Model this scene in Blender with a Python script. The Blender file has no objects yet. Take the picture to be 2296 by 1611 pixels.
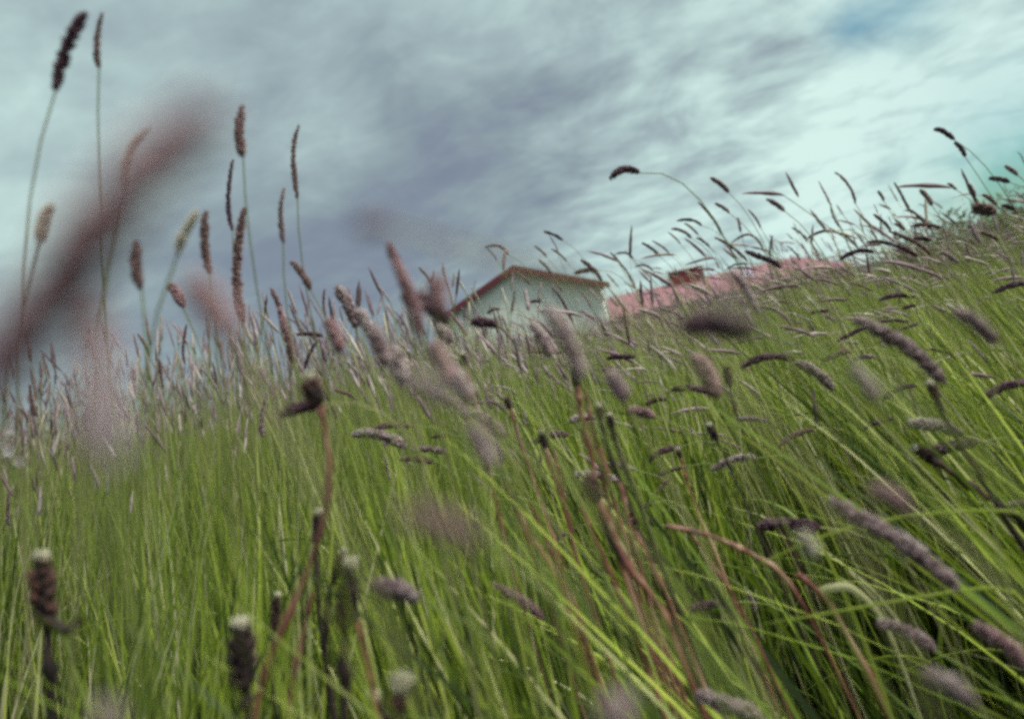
import bpy, math, random
import numpy as np
from mathutils import Vector, Matrix

R_ = math.radians
rng = np.random.default_rng(11)
random.seed(11)
scene = bpy.context.scene
COL = scene.collection

# ------------------------------------------------------------------ camera
CAM_H, ROLL, PITCH, F = 0.80, R_(12.5), R_(-1.12), 1989.0      # F: focal length in px of a 2296 px wide picture
r0 = np.array([1.0, 0, 0]); fw = np.array([0, math.cos(PITCH), math.sin(PITCH)]); u0 = np.cross(r0, fw)
cr = math.cos(ROLL) * r0 - math.sin(ROLL) * u0
cu = math.sin(ROLL) * r0 + math.cos(ROLL) * u0
CAM = np.array([0, 0, CAM_H])
cd = bpy.data.cameras.new('camera'); cam = bpy.data.objects.new('camera', cd); COL.objects.link(cam)
M = Matrix(((cr[0], cu[0], -fw[0], CAM[0]), (cr[1], cu[1], -fw[1], CAM[1]), (cr[2], cu[2], -fw[2], CAM[2]), (0, 0, 0, 1)))
cam.matrix_world = M
cd.sensor_width = 36; cd.lens = 36 * F / 2296; cd.clip_start = 0.01; cd.clip_end = 5000
cd.dof.use_dof = True; cd.dof.focus_distance = 1.35; cd.dof.aperture_fstop = 5.6; cd.dof.aperture_blades = 7
scene.camera = cam

def ray(px, py):
    return fw + cr * (px - 1148) / F + cu * (805.5 - py) / F
def at(px, py, d):
    return CAM + ray(px, py) * d
def proj(p):
    q = np.asarray(p) - CAM
    z = q @ fw
    return 1148 + F * (q @ cr) / z, 805.5 - F * (q @ cu) / z, z

# ------------------------------------------------------------------ render look
scene.view_settings.view_transform = 'Standard'; scene.view_settings.look = 'None'
scene.view_settings.exposure = 0.0; scene.view_settings.gamma = 1
scene.cycles.use_denoising = False
scene.cycles.pixel_filter_type = 'BLACKMAN_HARRIS'; scene.cycles.filter_width = 3.4
scene.cycles.max_bounces = 4; scene.cycles.diffuse_bounces = 2; scene.cycles.transmission_bounces = 4; scene.cycles.transparent_max_bounces = 8

# ------------------------------------------------------------------ sun and sky
SUN_EL, SUN_AZ = R_(58), R_(112)        # azimuth clockwise from +Y: to the right of the camera
sdir = Vector((math.sin(SUN_AZ) * math.cos(SUN_EL), math.cos(SUN_AZ) * math.cos(SUN_EL), math.sin(SUN_EL)))
sl = bpy.data.lights.new('sun', 'SUN'); sl.energy = 4.8; sl.angle = R_(6); sl.color = (1.0, 0.95, 0.86)
so = bpy.data.objects.new('sun', sl); COL.objects.link(so)
so.rotation_euler = sdir.to_track_quat('Z', 'Y').to_euler(); so.location = (0, 0, 20)

class NT:
    """small helper that chains shader nodes"""
    def __init__(s, tree): s.t = tree; s.n = tree.nodes; s.l = tree.links
    def add(s, typ, **kw):
        n = s.n.new(typ)
        for k, v in kw.items(): setattr(n, k, v)
        return n
    def put(s, sock, v):
        if isinstance(v, (int, float)): sock.default_value = v
        elif isinstance(v, (tuple, list)): sock.default_value = tuple(v)
        else: s.l.new(v, sock)
    def math(s, op, a, b=0.0, c=None, clamp=False):
        n = s.add('ShaderNodeMath', operation=op, use_clamp=clamp)
        s.put(n.inputs[0], a); s.put(n.inputs[1], b)
        if c is not None: s.put(n.inputs[2], c)
        return n.outputs[0]
    def vmath(s, op, a, b=(0, 0, 0)):
        n = s.add('ShaderNodeVectorMath', operation=op); s.put(n.inputs[0], a); s.put(n.inputs[1], b)
        return n.outputs['Value'] if op in ('DOT_PRODUCT', 'LENGTH', 'DISTANCE') else n.outputs[0]
    def noise(s, vec, scale, detail=4, rough=.55, dist=0.0):
        n = s.add('ShaderNodeTexNoise'); s.put(n.inputs['Vector'], vec)
        n.inputs['Scale'].default_value = scale; n.inputs['Detail'].default_value = detail
        n.inputs['Roughness'].default_value = rough; n.inputs['Distortion'].default_value = dist
        return n.outputs[0]
    def ramp(s, fac, stops, interp='LINEAR'):
        n = s.add('ShaderNodeValToRGB'); n.color_ramp.interpolation = interp
        e = n.color_ramp.elements
        while len(e) < len(stops): e.new(0.5)
        for k, (p, c) in enumerate(stops):
            e[k].position = p; e[k].color = (*c, 1)
        s.put(n.inputs[0], fac); return n.outputs[0]
    def mix(s, fac, a, b, blend='MIX'):
        n = s.add('ShaderNodeMix', data_type='RGBA', blend_type=blend)
        s.put(n.inputs[0], fac)
        s.put(n.inputs[6], (*a, 1) if isinstance(a, tuple) and len(a) == 3 else a)
        s.put(n.inputs[7], (*b, 1) if isinstance(b, tuple) and len(b) == 3 else b)
        return n.outputs[2]

world = bpy.data.worlds.new('World'); scene.world = world; world.use_nodes = True
wt = NT(world.node_tree); wt.n.clear()
tc = wt.add('ShaderNodeTexCoord').outputs['Generated']
D = wt.vmath('NORMALIZE', tc)
sx = wt.add('ShaderNodeSeparateXYZ'); wt.put(sx.inputs[0], D)
X, Y, Z = sx.outputs
zz = wt.math('ADD', wt.math('MAXIMUM', Z, 0.0), 0.16)
PX, PY = wt.math('DIVIDE', X, zz), wt.math('DIVIDE', Y, zz)
va = R_(-42)                            # the cloud streets run towards this bearing
ax, ay = math.sin(va), math.cos(va)
U = wt.math('ADD', wt.math('MULTIPLY', PX, ax), wt.math('MULTIPLY', PY, ay))
V = wt.math('ADD', wt.math('MULTIPLY', PX, ay), wt.math('MULTIPLY', PY, -ax))
cb = wt.add('ShaderNodeCombineXYZ'); wt.put(cb.inputs[0], wt.math('MULTIPLY', U, 0.62)); wt.put(cb.inputs[1], V)
wq = wt.add('ShaderNodeTexNoise'); wt.put(wq.inputs['Vector'], D); wq.inputs['Scale'].default_value = 5; wq.inputs['Detail'].default_value = 3
P1 = wt.vmath('ADD', cb.outputs[0], wt.vmath('MULTIPLY', wt.vmath('SUBTRACT', wq.outputs[1], (.5, .5, .5)), (.9, .9, .9)))
def spot(px, py, rad_px, squash=None):
    """soft patch of sky round a bearing"""
    v = ray(px, py); v = v / np.linalg.norm(v)
    c = wt.vmath('DOT_PRODUCT', D, tuple(v))
    k = (rad_px / F) ** 2 / 2
    return wt.math('POWER', 2.718, wt.math('DIVIDE', wt.math('SUBTRACT', c, 1.0), k))
n1 = wt.noise(P1, 0.8, 3, .5, .4)
n2 = wt.noise(P1, 2.3, 6, .6, .35)
cb2 = wt.add('ShaderNodeCombineXYZ'); wt.put(cb2.inputs[0], wt.math('MULTIPLY', U, 0.22)); wt.put(cb2.inputs[1], V); cb2.inputs[2].default_value = 4.0
n3 = wt.noise(cb2.outputs[0], 5.5, 5, .55, .2)
B = wt.math('ADD', 0.06, wt.math('MULTIPLY', n1, 0.42))
cb3 = wt.add('ShaderNodeCombineXYZ'); wt.put(cb3.inputs[0], wt.math('MULTIPLY', U, 0.95)); wt.put(cb3.inputs[1], V); cb3.inputs[2].default_value = 9.0
n4 = wt.noise(cb3.outputs[0], 3.6, 7, .58, .25)
B = wt.math('ADD', B, wt.math('MULTIPLY', n2, 0.46))
B = wt.math('ADD', B, wt.math('MULTIPLY', wt.math('SUBTRACT', n3, .5), 0.10))
puff = wt.math('ADD', .35, wt.math('MULTIPLY', spot(1900, 300, 700), 1.0))
B = wt.math('ADD', B, wt.math('MULTIPLY', wt.math('SUBTRACT', n4, .5), puff))
n5 = wt.noise(wt.vmath('MULTIPLY', D, (1.0, 1.0, 1.7)), 6.5, 8, .58, .8)
B = wt.math('ADD', B, wt.math('MULTIPLY', wt.math('SUBTRACT', n5, .5), wt.math('ADD', .34, wt.math('MULTIPLY', spot(1700, 330, 520), .75))))
for (px, py, rr, w) in SPOTS if 'SPOTS' in globals() else [
        (1950, 230, 520, .20), (2250, 150, 350, .16), (1100, 60, 420, .12), (1950, 430, 330, .14), (60, 60, 600, .10),
        (760, 330, 120, .22), (60, 420, 300, .20), (60, 560, 130, .12), (2150, 480, 300, .20), (1450, 590, 200, .24),
        (300, 640, 380, -.12), (820, 640, 420, -.22), (1180, 420, 340, -.09), (930, 230, 260, -.12), (1620, 420, 160, -.08),
        (700, 800, 260, -.08), (1180, 260, 150, -.04), (2000, 330, 120, -.12)]:
    B = wt.math('ADD', B, wt.math('MULTIPLY', spot(px, py, rr), w))
cloud = wt.ramp(B, [(0.0, (.19, .235, .32)), (.22, (.225, .280, .350)), (.38, (.28, .36, .40)), (.56, (.375, .49, .51)), (.78, (.52, .70, .68)), (1.0, (.68, .88, .83))])
sky = wt.add('ShaderNodeTexSky', sky_type='NISHITA'); sky.sun_disc = False
sky.sun_elevation = SUN_EL; sky.sun_rotation = SUN_AZ
blue = wt.mix(1.0, sky.outputs[0], (.052, .098, .095), 'MULTIPLY')
gap = wt.math('ADD', wt.math('MULTIPLY', spot(2010, 10, 80), .45), wt.math('MULTIPLY', spot(2330, 470, 190), 1.1))
gap = wt.math('ADD', gap, wt.math('MULTIPLY', spot(1900, 62, 45), .4))
gap = wt.math('MULTIPLY', gap, wt.math('MULTIPLY', wt.math('SUBTRACT', .78, n5), 2.6), clamp=True)
gap = wt.math('SMOOTH_MIN', wt.math('MULTIPLY', gap, 1.2), .92, .1)
skyc = wt.mix(gap, cloud, blue)
# extra sky glow round the sun, out of view, added to brighten the grass
sg = wt.vmath('DOT_PRODUCT', D, tuple(sdir))
glow = wt.math('MULTIPLY', wt.math('POWER', wt.math('MAXIMUM', wt.math('DIVIDE', wt.math('SUBTRACT', sg, .62), .38), 0.0), 1.5), 8.5)
boost = wt.math('ADD', 1.0, glow)
bg = wt.add('ShaderNodeBackground'); wt.put(bg.inputs[0], skyc); wt.put(bg.inputs[1], boost)
wo = wt.add('ShaderNodeOutputWorld'); wt.l.new(bg.outputs[0], wo.inputs[0])

# ------------------------------------------------------------------ materials
def new_mat(name):
    m = bpy.data.materials.new(name); m.use_nodes = True
    t = NT(m.node_tree); t.n.clear(); return m, t
def plant_mat(name, stops, trans=.35, rough=.55, spec=.3, bump=0.0):
    m, t = new_mat(name)
    a = t.add('ShaderNodeAttribute', attribute_name='rnd').outputs['Fac']
    g = t.add('ShaderNodeNewGeometry').outputs['Position']
    nz = t.noise(g, 90, 2)
    f = t.math('ADD', a, t.math('MULTIPLY', t.math('SUBTRACT', nz, .5), .22), clamp=True)
    c = t.ramp(f, stops)
    p = t.add('ShaderNodeBsdfPrincipled'); t.put(p.inputs['Base Color'], c)
    p.inputs['Roughness'].default_value = rough; p.inputs['Specular IOR Level'].default_value = spec
    tr = t.add('ShaderNodeBsdfTranslucent'); t.put(tr.inputs[0], c)
    mx = t.add('ShaderNodeMixShader'); mx.inputs[0].default_value = trans
    t.l.new(p.outputs[0], mx.inputs[1]); t.l.new(tr.outputs[0], mx.inputs[2])
    o = t.add('ShaderNodeOutputMaterial'); t.l.new(mx.outputs[0], o.inputs[0])
    return m
def solid_mat(name, a, b, scale=6, rough=.8, stretch=(1, 1, 1), detail=4, rows=0):
    m, t = new_mat(name)
    oc = t.add('ShaderNodeTexCoord').outputs['Object']
    v = t.vmath('MULTIPLY', oc, stretch)
    c = t.ramp(t.noise(v, scale, detail), [(.3, a), (.7, b)])
    if rows:                                   # courses: boards or rows of tiles
        sz = t.add('ShaderNodeSeparateXYZ'); t.put(sz.inputs[0], oc)
        fr = t.math('FRACT', t.math('MULTIPLY', sz.outputs[2], rows))
        c = t.mix(t.math('LESS_THAN', fr, .16), c, tuple(q * .62 for q in a))
    p = t.add('ShaderNodeBsdfPrincipled'); t.put(p.inputs['Base Color'], c); p.inputs['Roughness'].default_value = rough
    o = t.add('ShaderNodeOutputMaterial'); t.l.new(p.outputs[0], o.inputs[0])
    return m
MAT = {
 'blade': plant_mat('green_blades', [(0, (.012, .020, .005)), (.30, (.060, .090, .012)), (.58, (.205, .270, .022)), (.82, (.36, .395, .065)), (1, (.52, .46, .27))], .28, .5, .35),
 'stem': plant_mat('green_straw_stems', [(0, (.11, .13, .03)), (.5, (.18, .215, .05)), (1, (.26, .21, .11))], .2),
 'plum': plant_mat('dark_plum_spikelets', [(0, (.030, .012, .020)), (.5, (.075, .035, .045)), (1, (.17, .10, .11))], .12, .7, .2),
 'brown': plant_mat('brown_spikelets', [(0, (.07, .035, .03)), (.5, (.15, .085, .075)), (1, (.27, .18, .16))], .2, .7, .2),
 'mauve': plant_mat('mauve_spikelets', [(0, (.10, .055, .058)), (.35, (.19, .125, .125)), (.7, (.29, .21, .20)), (1, (.50, .42, .38))], .25, .7, .2),
 'pink': plant_mat('pink_brown_spikelets', [(0, (.13, .06, .065)), (.5, (.25, .14, .14)), (1, (.42, .28, .27))], .25, .7, .2),
 'dusk': plant_mat('dusky_spikelets', [(0, (.19, .09, .10)), (.5, (.31, .18, .19)), (1, (.44, .29, .30))], .35, .7, .2),
 'blush': plant_mat('blush_spikelets', [(0, (.34, .24, .25)), (.5, (.52, .42, .43)), (1, (.70, .60, .60))], .35, .7, .2),
 'cream': plant_mat('cream_spikelets', [(0, (.30, .25, .18)), (.5, (.45, .40, .30)), (1, (.62, .56, .45))], .3, .7, .2),
 'redstem': plant_mat('red_brown_stem', [(0, (.08, .026, .018)), (.5, (.21, .080, .055)), (1, (.40, .25, .16))], .1, .5, .3),
 'dark': plant_mat('withered_dark_bud', [(0, (.008, .006, .006)), (.6, (.028, .017, .014)), (1, (.09, .04, .03))], .05, .8, .2),
 'tuft': plant_mat('pale_tuft', [(0, (.16, .14, .08)), (.5, (.32, .29, .19)), (1, (.50, .44, .34))], .25, .8, .2),
 'leaf': plant_mat('shrub_leaves', [(0, (.03, .05, .015)), (.5, (.08, .11, .03)), (1, (.18, .18, .07))], .3),
 'petal': plant_mat('petals', [(0, (.45, .32, .32)), (1, (.65, .58, .52))], .3),
 'wood': solid_mat('twig_bark', (.05, .035, .025), (.10, .07, .05), 40),
 'wall': solid_mat('pale_render', (.50, .505, .44), (.56, .56, .49), .5, .9, (1, 1, .3), rows=4),
 'fascia': solid_mat('dark_red_paint', (.075, .004, .010), (.11, .008, .014), 2, .6),
 'roof': solid_mat('red_tiles', (.17, .070, .080), (.26, .115, .125), 2.6, .85, (1, 1, 3), rows=5),
 'redwall': solid_mat('red_boards', (.26, .10, .10), (.33, .14, .14), 2, .85, (3, 3, .4)),
 'brick': solid_mat('chimney_brick', (.10, .018, .020), (.16, .035, .032), 5, .9),
 'white': solid_mat('white_paint', (.70, .72, .68), (.80, .80, .76), 2, .6),
 'glass': solid_mat('skylight_glass', (.36, .27, .36), (.44, .34, .42), .6, .25),
 'soil': solid_mat('meadow_soil', (.012, .012, .007), (.03, .028, .014), 5, .95),
}

# ------------------------------------------------------------------ mesh helpers
class MB:
    def __init__(s): s.v = []; s.f3 = []; s.f4 = []; s.r = []; s.n = 0
    def add(s, v, f3=None, f4=None, r=0.5):
        v = np.asarray(v, float).reshape(-1, 3)
        if f3 is not None and len(f3): s.f3.append(np.asarray(f3, int).reshape(-1, 3) + s.n)
        if f4 is not None and len(f4): s.f4.append(np.asarray(f4, int).reshape(-1, 4) + s.n)
        s.v.append(v); s.r.append(np.broadcast_to(np.asarray(r, float), (len(v),)).copy()); s.n += len(v)
    def build(s, name, mat, parent=None, origin=(0, 0, 0), smooth=True):
        v = np.concatenate(s.v) - np.asarray(origin, float)
        f3 = np.concatenate(s.f3) if s.f3 else np.zeros((0, 3), int)
        f4 = np.concatenate(s.f4) if s.f4 else np.zeros((0, 4), int)
        me = bpy.data.meshes.new(name)
        me.vertices.add(len(v)); me.vertices.foreach_set('co', v.ravel())
        nl = f3.size + f4.size
        me.loops.add(nl); me.loops.foreach_set('vertex_index', np.concatenate([f3.ravel(), f4.ravel()]).astype(np.int32))
        me.polygons.add(len(f3) + len(f4))
        st = np.concatenate([np.arange(len(f3)) * 3, f3.size + np.arange(len(f4)) * 4]).astype(np.int32)
        me.polygons.foreach_set('loop_start', st)
        me.polygons.foreach_set('use_smooth', np.full(len(st), smooth))
        me.update(calc_edges=True)
        a = me.attributes.new('rnd', 'FLOAT', 'POINT'); a.data.foreach_set('value', np.concatenate(s.r).astype(np.float32))
        me.materials.append(MAT[mat])
        o = bpy.data.objects.new(name, me); COL.objects.link(o)
        if parent is not None: o.parent = parent
        else: o.location = tuple(float(q) for q in origin)
        return o
def tag(o, label=None, cat=None, group=None, kind=None):
    if label: o['label'] = label
    if cat: o['category'] = cat
    if group: o['group'] = group
    if kind: o['kind'] = kind
    return o
def empty(name, loc):
    o = bpy.data.objects.new(name, None); o.empty_display_size = .02
    o.location = tuple(float(q) for q in loc); COL.objects.link(o); return o
def norm(v): v = np.asarray(v, float); return v / (np.linalg.norm(v, axis=-1, keepdims=True) + 1e-12)
def frames(P):
    T = norm(np.gradient(P, axis=0))
    ref = np.array([.31, .77, .55]); A = norm(np.cross(T, ref)); Bn = np.cross(T, A); return T, A, Bn
def tube(mb, P, rad, sides=6, r=.5):
    P = np.asarray(P, float); rad = np.broadcast_to(np.asarray(rad, float), (len(P),)); T, A, Bn = frames(P)
    an = np.arange(sides) * 2 * math.pi / sides
    v = P[:, None] + rad[:, None, None] * (np.cos(an)[None, :, None] * A[:, None] + np.sin(an)[None, :, None] * Bn[:, None])
    i = np.arange(len(P) - 1)[:, None] * sides; j = np.arange(sides)[None]; k = (j + 1) % sides
    f = np.stack([i + j, i + k, i + sides + k, i + sides + j], -1).reshape(-1, 4)
    mb.add(v.reshape(-1, 3), None, f, r)
def bez(a, b, c, d, n=14):
    t = np.linspace(0, 1, n)[:, None]
    return (1 - t) ** 3 * a + 3 * (1 - t) ** 2 * t * b + 3 * (1 - t) * t * t * c + t ** 3 * d
def spike(mb, P, rad, per=9, rings=38, club=0.0, seed=0, hair=1.0):
    """a grass spike: a core thickly set with small pointed spikelets"""
    g = np.random.default_rng(seed)
    n = len(P); s = np.linspace(0, 1, n)
    prof = np.minimum(1, s * 7 + .35) * np.minimum(1, (1 - s) * 3.2 + .22) ** .8
    if club > 0: prof *= (1 - club * s)
    prof = prof * (1 + g.uniform(.03, .14) * np.sin(s * g.uniform(8, 22) + g.uniform(0, 6)))
    tube(mb, P, rad * .68 * prof, 7, .25)
    T, A, Bn = frames(P)
    ss = np.repeat((np.arange(rings) + .5) / rings, per) + g.uniform(-.6, .6, rings * per) / rings
    ss = np.clip(ss, 0, 1); fi = ss * (n - 1); i0 = np.minimum(fi.astype(int), n - 2); w = (fi - i0)[:, None]
    lerp = lambda Q: Q[i0] * (1 - w) + Q[i0 + 1] * w
    c, t, a, b = lerp(P), norm(lerp(T)), norm(lerp(A)), norm(lerp(Bn)); pr = np.interp(ss, s, prof)[:, None]
    th = g.uniform(0, 2 * math.pi, len(ss))[:, None]
    rd = np.cos(th) * a + np.sin(th) * b; tg = -np.sin(th) * a + np.cos(th) * b
    base = c + rd * rad * .42 * pr
    dr = norm(t * g.uniform(.55, 1.1, (len(ss), 1)) + rd * g.uniform(.5, .9, (len(ss), 1)))
    L = rad * g.uniform(.95, 1.5, (len(ss), 1)) * (0.5 + .5 * pr) * hair
    W = rad * .26 * g.uniform(.8, 1.2, (len(ss), 1))
    nrm = norm(np.cross(dr, tg)); m = base + dr * L * .42
    V = np.stack([base, m + tg * W, m - tg * W * .5 + nrm * W, m - tg * W * .5 - nrm * W, base + dr * L], 1)
    q = np.arange(len(ss))[:, None] * 5
    F3 = np.concatenate([q + np.array(k)[None] for k in ((0, 1, 2), (0, 2, 3), (0, 3, 1), (4, 2, 1), (4, 3, 2), (4, 1, 3))])
    ripe, k1, k2 = g.uniform(.30, .66), g.uniform(-.25, .25), g.uniform(3, 9)
    rr = np.repeat(np.clip(g.normal(0, .17, len(ss)) + ripe + k1 * (ss - .5) + .10 * np.sin(ss * k2 + k1 * 20), 0, 1), 5).reshape(-1, 5)
    rr[:, 4] = np.clip(rr[:, 4] + .3, 0, 1)
    mb.add(V.reshape(-1, 3), F3, None, rr.ravel())
def ribbon(mb, P, w, side, r=.5):
    P = np.asarray(P, float); w = np.asarray(w)[:, None] * side
    n = len(P); v = np.concatenate([P - w, P + w * .0 + np.array([0, 0, -.0]) + np.cross(np.gradient(P, axis=0), side) * 0, P + w])
    # three verts across: a shallow keel gives the leaf its fold
    keel = norm(np.cross(norm(np.gradient(P, axis=0)), side)) * np.linalg.norm(w, axis=1, keepdims=True) * .45
    v[n:2 * n] = P + keel
    i = np.arange(n - 1); f = np.concatenate([np.stack([i, i + 1, i + n + 1, i + n], 1), np.stack([i + n, i + n + 1, i + 2 * n + 1, i + 2 * n], 1)])
    mb.add(v, None, f, r)
def box(mb, lo, hi, r=.5):
    x0, y0, z0 = lo; x1, y1, z1 = hi
    v = [(x0, y0, z0), (x1, y0, z0), (x1, y1, z0), (x0, y1, z0), (x0, y0, z1), (x1, y0, z1), (x1, y1, z1), (x0, y1, z1)]
    mb.add(v, None, [(0, 3, 2, 1), (4, 5, 6, 7), (0, 1, 5, 4), (1, 2, 6, 5), (2, 3, 7, 6), (3, 0, 4, 7)], r)

# ------------------------------------------------------------------ ground
def gz(x, y):
    x = np.asarray(x, float); y = np.asarray(y, float)
    s = np.clip((np.hypot(x, y) - 26) / 34, 0, 1)
    return -1.9 * s * s * (3 - 2 * s) + .03 * np.sin(x * .9 + 1) * np.cos(y * .7) * np.clip(np.hypot(x, y) / 3, 0, 1)
rad = np.concatenate([[0], np.geomspace(.3, 3000, 90)]); an = np.linspace(0, 2 * math.pi, 97)[:-1]
gx = (rad[:, None] * np.cos(an)); gy = (rad[:, None] * np.sin(an))
mb = MB(); i = np.arange(len(rad) - 1)[:, None] * 96; j = np.arange(96)[None]; k = (j + 1) % 96
mb.add(np.stack([gx, gy, gz(gx, gy)], -1).reshape(-1, 3), None, np.stack([i + j, i + 96 + j, i + 96 + k, i + k], -1).reshape(-1, 4))
tag(mb.build('ground', 'soil'), kind='structure')

# ------------------------------------------------------------------ houses
def px2m(h, v, d):            # level-horizon picture offsets (px) from the picture's centre line -> x, z in metres
    return h / F * d, CAM_H + v / F * d
def prism(mb, pts, y0, y1):
    n = len(pts); v = [(x, y0, z) for x, z in pts] + [(x, y1, z) for x, z in pts]
    mb.add(v, None, [(k, (k + 1) % n, (k + 1) % n + n, k + n) for k in range(n)])
    mb.add(v, [(0, k, k + 1) for k in range(1, n - 1)] + [(n, n + k + 1, n + k) for k in range(1, n - 1)])
D1 = 62.0
rx, rz = px2m(47, 164, D1); ex, ez = px2m(248, 80, D1)
hw = ex - rx; g0 = float(gz(rx, D1)) - .2
h1 = empty('gabled_house', (rx, D1, g0)); Z0 = g0
tag(h1, 'pale grey gabled house with dark red roof edges, half sunk behind the grass', 'house')
hh, eh = rz - Z0, ez - Z0
sl_ = (hh - eh) / hw
mb = MB(); ww = hw - .35
prism(mb, [(-ww, 0), (ww, 0), (ww, eh - .25 + .35 * sl_), (0, hh - .3), (-ww, eh - .25 + .35 * sl_)], 0.35, 14)
mb.build('wall', 'wall', h1, smooth=False)
mb = MB(); t_ = .10
prism(mb, [(-hw, eh), (0, hh), (0, hh + t_), (-hw, eh + t_)], -.05, 14.4); prism(mb, [(0, hh), (hw, eh), (hw, eh + t_), (0, hh + t_)], -.05, 14.4)
mb.v[0][:] = mb.v[0]; rf = mb.build('roof', 'fascia', h1, smooth=False)
for s in (-1, 1):
    mb = MB(); prism(mb, [(s * (hw + .03), eh - .35), (s * .001, hh - .35), (s * .001, hh + .02), (s * (hw + .03), eh + .02)], -.11, -.052)
    mb.build('bargeboard', 'fascia', h1, smooth=False)
mb = MB(); box(mb, (hw * .9, -.06, 0), (hw * .9 + .09, .02, eh - .35)); mb.build('downpipe', 'white', h1)
mb = MB(); prism(mb, [(-.9, 1.9), (.9, 1.9), (.9, 3.1), (-.9, 3.1)], .30, .36); wn = mb.build('window', 'white', h1, smooth=False)
mb = MB(); prism(mb, [(-.8, 2.0), (.8, 2.0), (.8, 3.0), (-.8, 3.0)], .28, .298); mb.build('pane', 'glass', wn, smooth=False)

D2 = 76.0
xl, zr = px2m(225, 49, D2); xr, _ = px2m(668, 46, D2); hx, _ = px2m(768, 0, D2)
g2 = float(gz((xl + xr) / 2, D2)) - .2
h2 = empty('low_house', ((xl + xr) / 2, D2, g2)); cx = (xl + xr) / 2
tag(h2, 'low house with a faded red roof, right of the grey gabled house', 'house')
R0, R1, Rz = xl - cx, xr - cx, zr - g2; run = hx - xr; dz = run * math.tan(R_(25)); ez2 = Rz - dz * 1.0
ez2 = max(ez2, 1.0)
mb = MB(); ov = .0
yF, yM, yB = -3.6, 0.0, 3.6
E = [(R0 - run, yF, ez2), (R1 + run, yF, ez2), (R1 + run, yB, ez2), (R0 - run, yB, ez2), (R0, yM, Rz), (R1, yM, Rz)]
mb.add(E, [(3, 0, 4), (1, 2, 5)], [(0, 1, 5, 4), (2, 3, 4, 5), (0, 3, 2, 1)])
ro = mb.build('roof', 'roof', h2, smooth=False)
mb = MB(); box(mb, (R0 - run + .4, yF + .4, 0), (R1 + run - .4, yB - .4, ez2 - .02)); mb.build('wall', 'redwall', h2, smooth=False)
c0, c1 = px2m(384, 0, D2)[0] - cx, px2m(458, 0, D2)[0] - cx; ct = px2m(0, 74, D2)[1] - g2
mb = MB(); box(mb, (c0, -.7, Rz - 1.2), (c1, .5, ct)); ch = mb.build('chimney', 'brick', ro, smooth=False)
mb = MB(); box(mb, (c0 - .08, -.8, ct + .003), (c1 + .08, .6, ct + .16)); mb.build('chimney_cap', 'white', ro, smooth=False)
for pxx in (545,):
    q = px2m(pxx, 0, D2)[0] - cx
    sp = (Rz - ez2) / 3.6
    mb = MB(); ya, yb = -1.9, -.5
    mb.add([(q - .5, ya, Rz + ya * sp + .06), (q + .5, ya, Rz + ya * sp + .06), (q + .5, yb, Rz + yb * sp + .06), (q - .5, yb, Rz + yb * sp + .06),
            (q - .5, ya, Rz + ya * sp - .02), (q + .5, ya, Rz + ya * sp - .02), (q + .5, yb, Rz + yb * sp - .02), (q - .5, yb, Rz + yb * sp - .02)],
           None, [(0, 1, 2, 3), (0, 4, 5, 1), (1, 5, 6, 2), (2, 6, 7, 3), (3, 7, 4, 0)])
    mb.build('skylight', 'glass', ro, smooth=False)

# ------------------------------------------------------------------ wind: how far plants lean to the left at a place
def lean_deg(x, y):
    s = np.clip(np.asarray(x) / np.maximum(np.asarray(y), .25), -.8, .8)
    return 3 + 26 * s + 14 * s * np.clip(1.2 - np.asarray(y), 0, 1) + 3 * np.sin(np.asarray(x) * 3.1 + np.asarray(y) * 2.3)

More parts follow.
